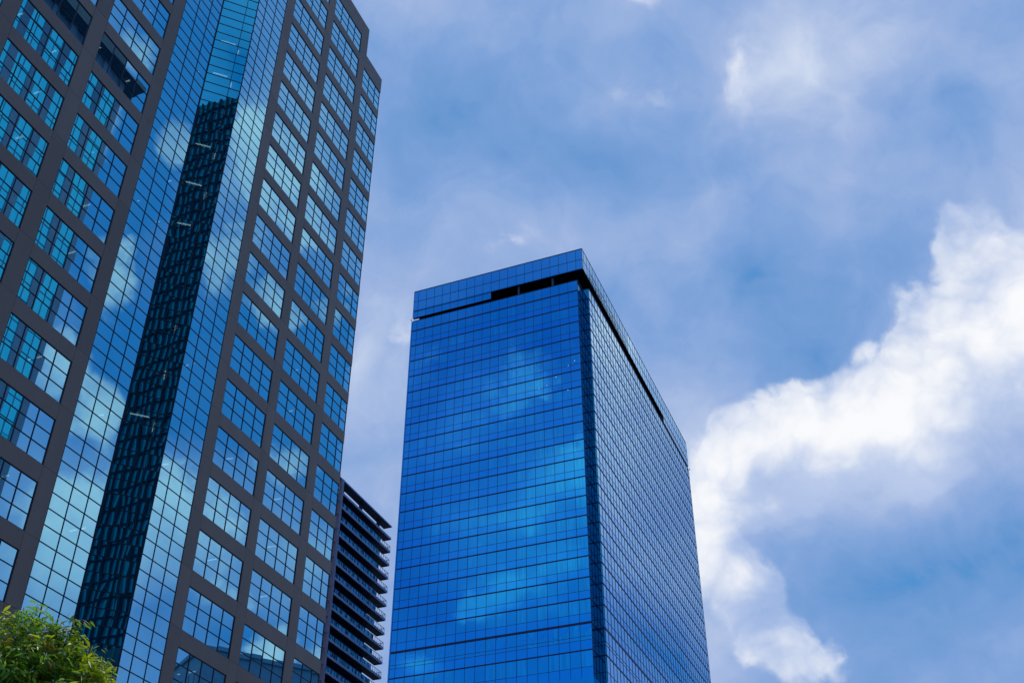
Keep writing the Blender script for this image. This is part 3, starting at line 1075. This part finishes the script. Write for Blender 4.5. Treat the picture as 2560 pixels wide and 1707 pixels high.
# clump table begin
CLUMPS = [
    (-0.40, -0.07, 9.44, 0.38, 89, 0.80),
    (-0.63, -0.07, 9.07, 0.48, 136, 0.50),
    (-0.07, 0.21, 9.69, 0.31, 59, 0.08),
    (0.15, 0.26, 9.49, 0.24, 39, 0.10),
    (0.14, -0.35, 8.78, 0.47, 129, 0.30),
    (0.51, 0.12, 9.25, 0.27, 47, 0.75),
    (0.85, 0.02, 8.99, 0.25, 42, 0.75),
    (0.44, 0.21, 8.81, 0.47, 133, 0.25),
    (1.16, 0.12, 8.93, 0.20, 30, 0.95),
    (1.43, 0.12, 8.77, 0.16, 20, 0.95),
    (1.19, -0.07, 8.53, 0.31, 60, 0.70),
    (1.55, -0.07, 8.35, 0.26, 44, 0.80),
    (0.05, -0.35, 8.32, 0.46, 127, 0.80),
    (0.41, 0.12, 8.21, 0.70, 284, 0.30),
    (-0.14, 0.21, 8.03, 0.87, 430, 0.40),
    (-0.78, 0.12, 8.49, 0.72, 298, 0.50),
    (0.54, 0.21, 9.63, 0.07, 9, 0.20),
    (0.66, 0.21, 9.72, 0.06, 8, 0.20),
    (-0.13, 0.21, 9.97, 0.08, 10, 0.10),
    (1.22, -0.07, 7.94, 0.69, 271, 0.50),
    (-0.73, 0.21, 7.69, 1.11, 701, 0.50),
    (0.35, 0.12, 7.32, 1.08, 665, 0.40),
    (1.05, 0.12, 9.25, 0.07, 9, 0.90),
]
# clump table end
limb((0, 0, .1), (.1, .1, 3.2), .2, .15)
for (cx, cy, cz, rad, n, ye) in CLUMPS:
    limb((.1, .1, 3.0), (cx * .9, cy * .9, cz - rad * .3), .07, .015, 5, .15)
tr.build('trunk', M['bark'], tree)
lv = MB()
for (cx, cy, cz, rad, n, ye) in CLUMPS:
    for _ in range(n):
        # twig start in the clump, mostly near its surface
        v = Vector((r_.gauss(0, 1), r_.gauss(0, 1), r_.gauss(0, 1))).normalized()
        rr = rad * (r_.random() ** .45)
        p = Vector((cx, cy, cz)) + Vector((v.x * rr, v.y * rr, v.z * rr * .9))
        tw = (v + Vector((0, 0, .35)) + Vector((r_.uniform(-.5, .5), r_.uniform(-.5, .5), r_.uniform(-.4, .4)))).normalized()
        ln = r_.uniform(.14, .30)
        mi = 0 if r_.random() < ye else (2 if r_.random() < .10 else 1)
        k = r_.randrange(6, 10)
        e = p + tw * ln
        lv.bar(p, e, .004, 3, 3, .002)
        for q in range(k):
            s_ = p + tw * ln * (q + 1) / k
            sd = tw.orthogonal().normalized()
            ang = r_.uniform(0, 6.28)
            sd = (Matrix.Rotation(ang, 3, tw) @ sd)
            dr = (sd * .8 + tw * .55 + Vector((0, 0, -.55))).normalized()
            l2 = r_.uniform(.11, .22); wd = l2 * r_.uniform(.09, .14)
            up = dr.cross(Vector((r_.uniform(-1, 1), r_.uniform(-1, 1), 1))).normalized() * wd
            droop = Vector((0, 0, -l2 * r_.uniform(.05, .25)))
            m1 = s_ + dr * l2 * .4; m2 = s_ + dr * l2 * .75 + droop * .4; tip = s_ + dr * l2 + droop
            n0 = len(lv.v)
            lv.v += [tuple(s_), tuple(m1 + up), tuple(m2 + up * .7), tuple(tip), tuple(m2 - up * .7), tuple(m1 - up)]
            lv.f.append((n0, n0 + 1, n0 + 2, n0 + 3, n0 + 4, n0 + 5)); lv.m.append(mi)
lv.build('crown', [LEAF_A, LEAF_B, LEAF_C, M['bark']], tree)

# ================================================================== SHRUBS ON THE FAR TOWER'S TERRACE
shrub_mat = leaf_mat('terrace_shrub_leaf', (.01, .035, .015), (.02, .06, .02))
c_, s_f = math.cos(THF), math.sin(THF)
for k in range(9):
    n_ = 7.5 + k * 3.1
    x, y = .55, n_
    wx_, wy_ = FX + x * c_ - y * s_f, FY + x * s_f + y * c_
    names = ['nearest the front corner', 'second from the front corner', 'third from the front corner', 'fourth from the front corner',
             'fifth from the front corner', 'sixth from the front corner', 'seventh from the front corner',
             'second from the far end', 'farthest from the front corner']
    sh = thing('terrace_shrub', 'dark shrub on the blue tower roof terrace, ' + names[k], 'shrub',
               (wx_, wy_, ZF + 5.9), THF, 'shrubs behind the blue tower roof screen')
    q = random.Random(50 + k); f = MB()
    for _ in range(760):
        v = Vector((q.uniform(-.45, .5), q.gauss(0, 1.3), abs(q.gauss(.9, 1.1)) * (1.15 if k < 7 else .8)))
        a = Vector((q.uniform(-.2, .2), q.uniform(-1, 1), q.uniform(-1, 1))).normalized() * q.uniform(.10, .28)
        b = Vector((q.uniform(-.2, .2), q.uniform(-1, 1), q.uniform(-1, 1))).normalized() * q.uniform(.10, .28)
        f.quad(tuple(v), tuple(v + a), tuple(v + a + b), tuple(v + b))
    f.build('foliage', shrub_mat, sh)
    s2 = MB(); s2.bar((0, 0, 0), (0, 0, 1.6), .05, 6, 0, .02); s2.build('stem', M['bark'], sh)

# ================================================================== BUILDINGS SEEN ONLY AS REFLECTIONS
# across the street, mirrored in the windows of the left tower
OX, OY = 77.0, 89.6
opp = thing('opposite_tower', 'teal glass tower with slate piers, mirrored in the left tower windows', 'office tower',
            (OX, OY, 0), TH + math.pi)
OH = 176
ob = MB(); ob.box(.1, 60, .3, 30, .14, OH); ob.build('wall', M['opp_pier'], opp)
og = MB()
zz = 4.0
while zz < OH - 4:
    xs = [1.0 + 2.4 * i for i in range(25)]
    panes(og, xs, [zz, zz + 4.0], .05, .01)
    zz += 4.0
og.build('glazing', M['opp_glass'], opp)
om = MB()
for i in range(13):
    x = .0 + 4.8 * i
    om.box(x, x + 1.75, -.12, .3, .14, OH)
for i in range(12):
    om.box(3.24 + 4.8 * i, 3.34 + 4.8 * i, -.05, .04, 4, OH)
om.build('pier', M['opp_pier'], opp)
ol = MB()
zz = 4.0
while zz < OH - 4:
    for i in range(12):
        ol.box(1.76 + 4.8 * i, 4.79 + 4.8 * i, -.03, .045, zz, zz + .12)
    zz += 4.0
ol.build('transom', M['opp_bar'], opp)
oc = MB()
oc.box(-3.5, 62, -2.2, 28, OH, OH + 1.2)
oc.box(1, 60, 1, 28, OH + 1.2, OH + 9)
oc.build('crown', M['opp_dark'], opp)

# dark gridded tower behind the camera, mirrored in the angled bay
gt = thing('gridded_tower', 'near-black tower with close vertical fins, mirrored in the angled glass bay', 'office tower',
           (24.1, -45.5, 0), TH + math.pi)
GH = 186.0
gb = MB()
gb.box(-22, 22, .3, 26, .14, GH); gb.build('glass_wall', M['grid_glass'], gt)
gf = MB(); q = random.Random(5)
x = -22.0
while x < 22:
    gf.box(x, x + .36, -.12, .3, .14, GH)
    x += 1.45
gf.build('fins', M['grid_fin'], gt)
gh = MB()
z = 4.0
while z < GH:
    gh.box(-22, 22, -.1, .299, z, z + .12); z += 3.2
gh.build('floor_bands', M['grid_fin'], gt)
pod = MB()
pod.prism([(-20, -7.8), (21, -7.8), (21, -.6), (-20, -.6)], .14, 62)
for i in range(28):
    pod.box(-20 + 1.5 * i, -19.75 + 1.5 * i, -8.1, -7.8, .14, 62)
for i in range(16):
    pod.box(-20, 21, -8.0, -7.8, 3.8 * i + 1.5, 3.8 * i + 1.9)
pod.build('podium', M['opp_dark'], gt)

# pale block at the end of the street
lb = thing('low_block', 'slate blue block mirrored in the lowest panes of the left tower', 'building',
           (152.0, 172.0, 0), math.radians(14))
LBH = 105
b_ = MB(); b_.box(0, 60, 0, 40, .14, LBH); b_.box(-.6, 60, -.6, 40, LBH, LBH + 1.0); b_.build('wall', M['low_wall'], lb)
b_ = MB()
for i in range(14):
    b_.box(1.5 + 4 * i, 1.8 + 4 * i, -.1, .0, 2, LBH - 5)
    b_.box(-.1, .0, 1.5 + 2.7 * i, 1.8 + 2.7 * i, 2, LBH - 9)
b_.build('fins', M['low_dark'], lb)
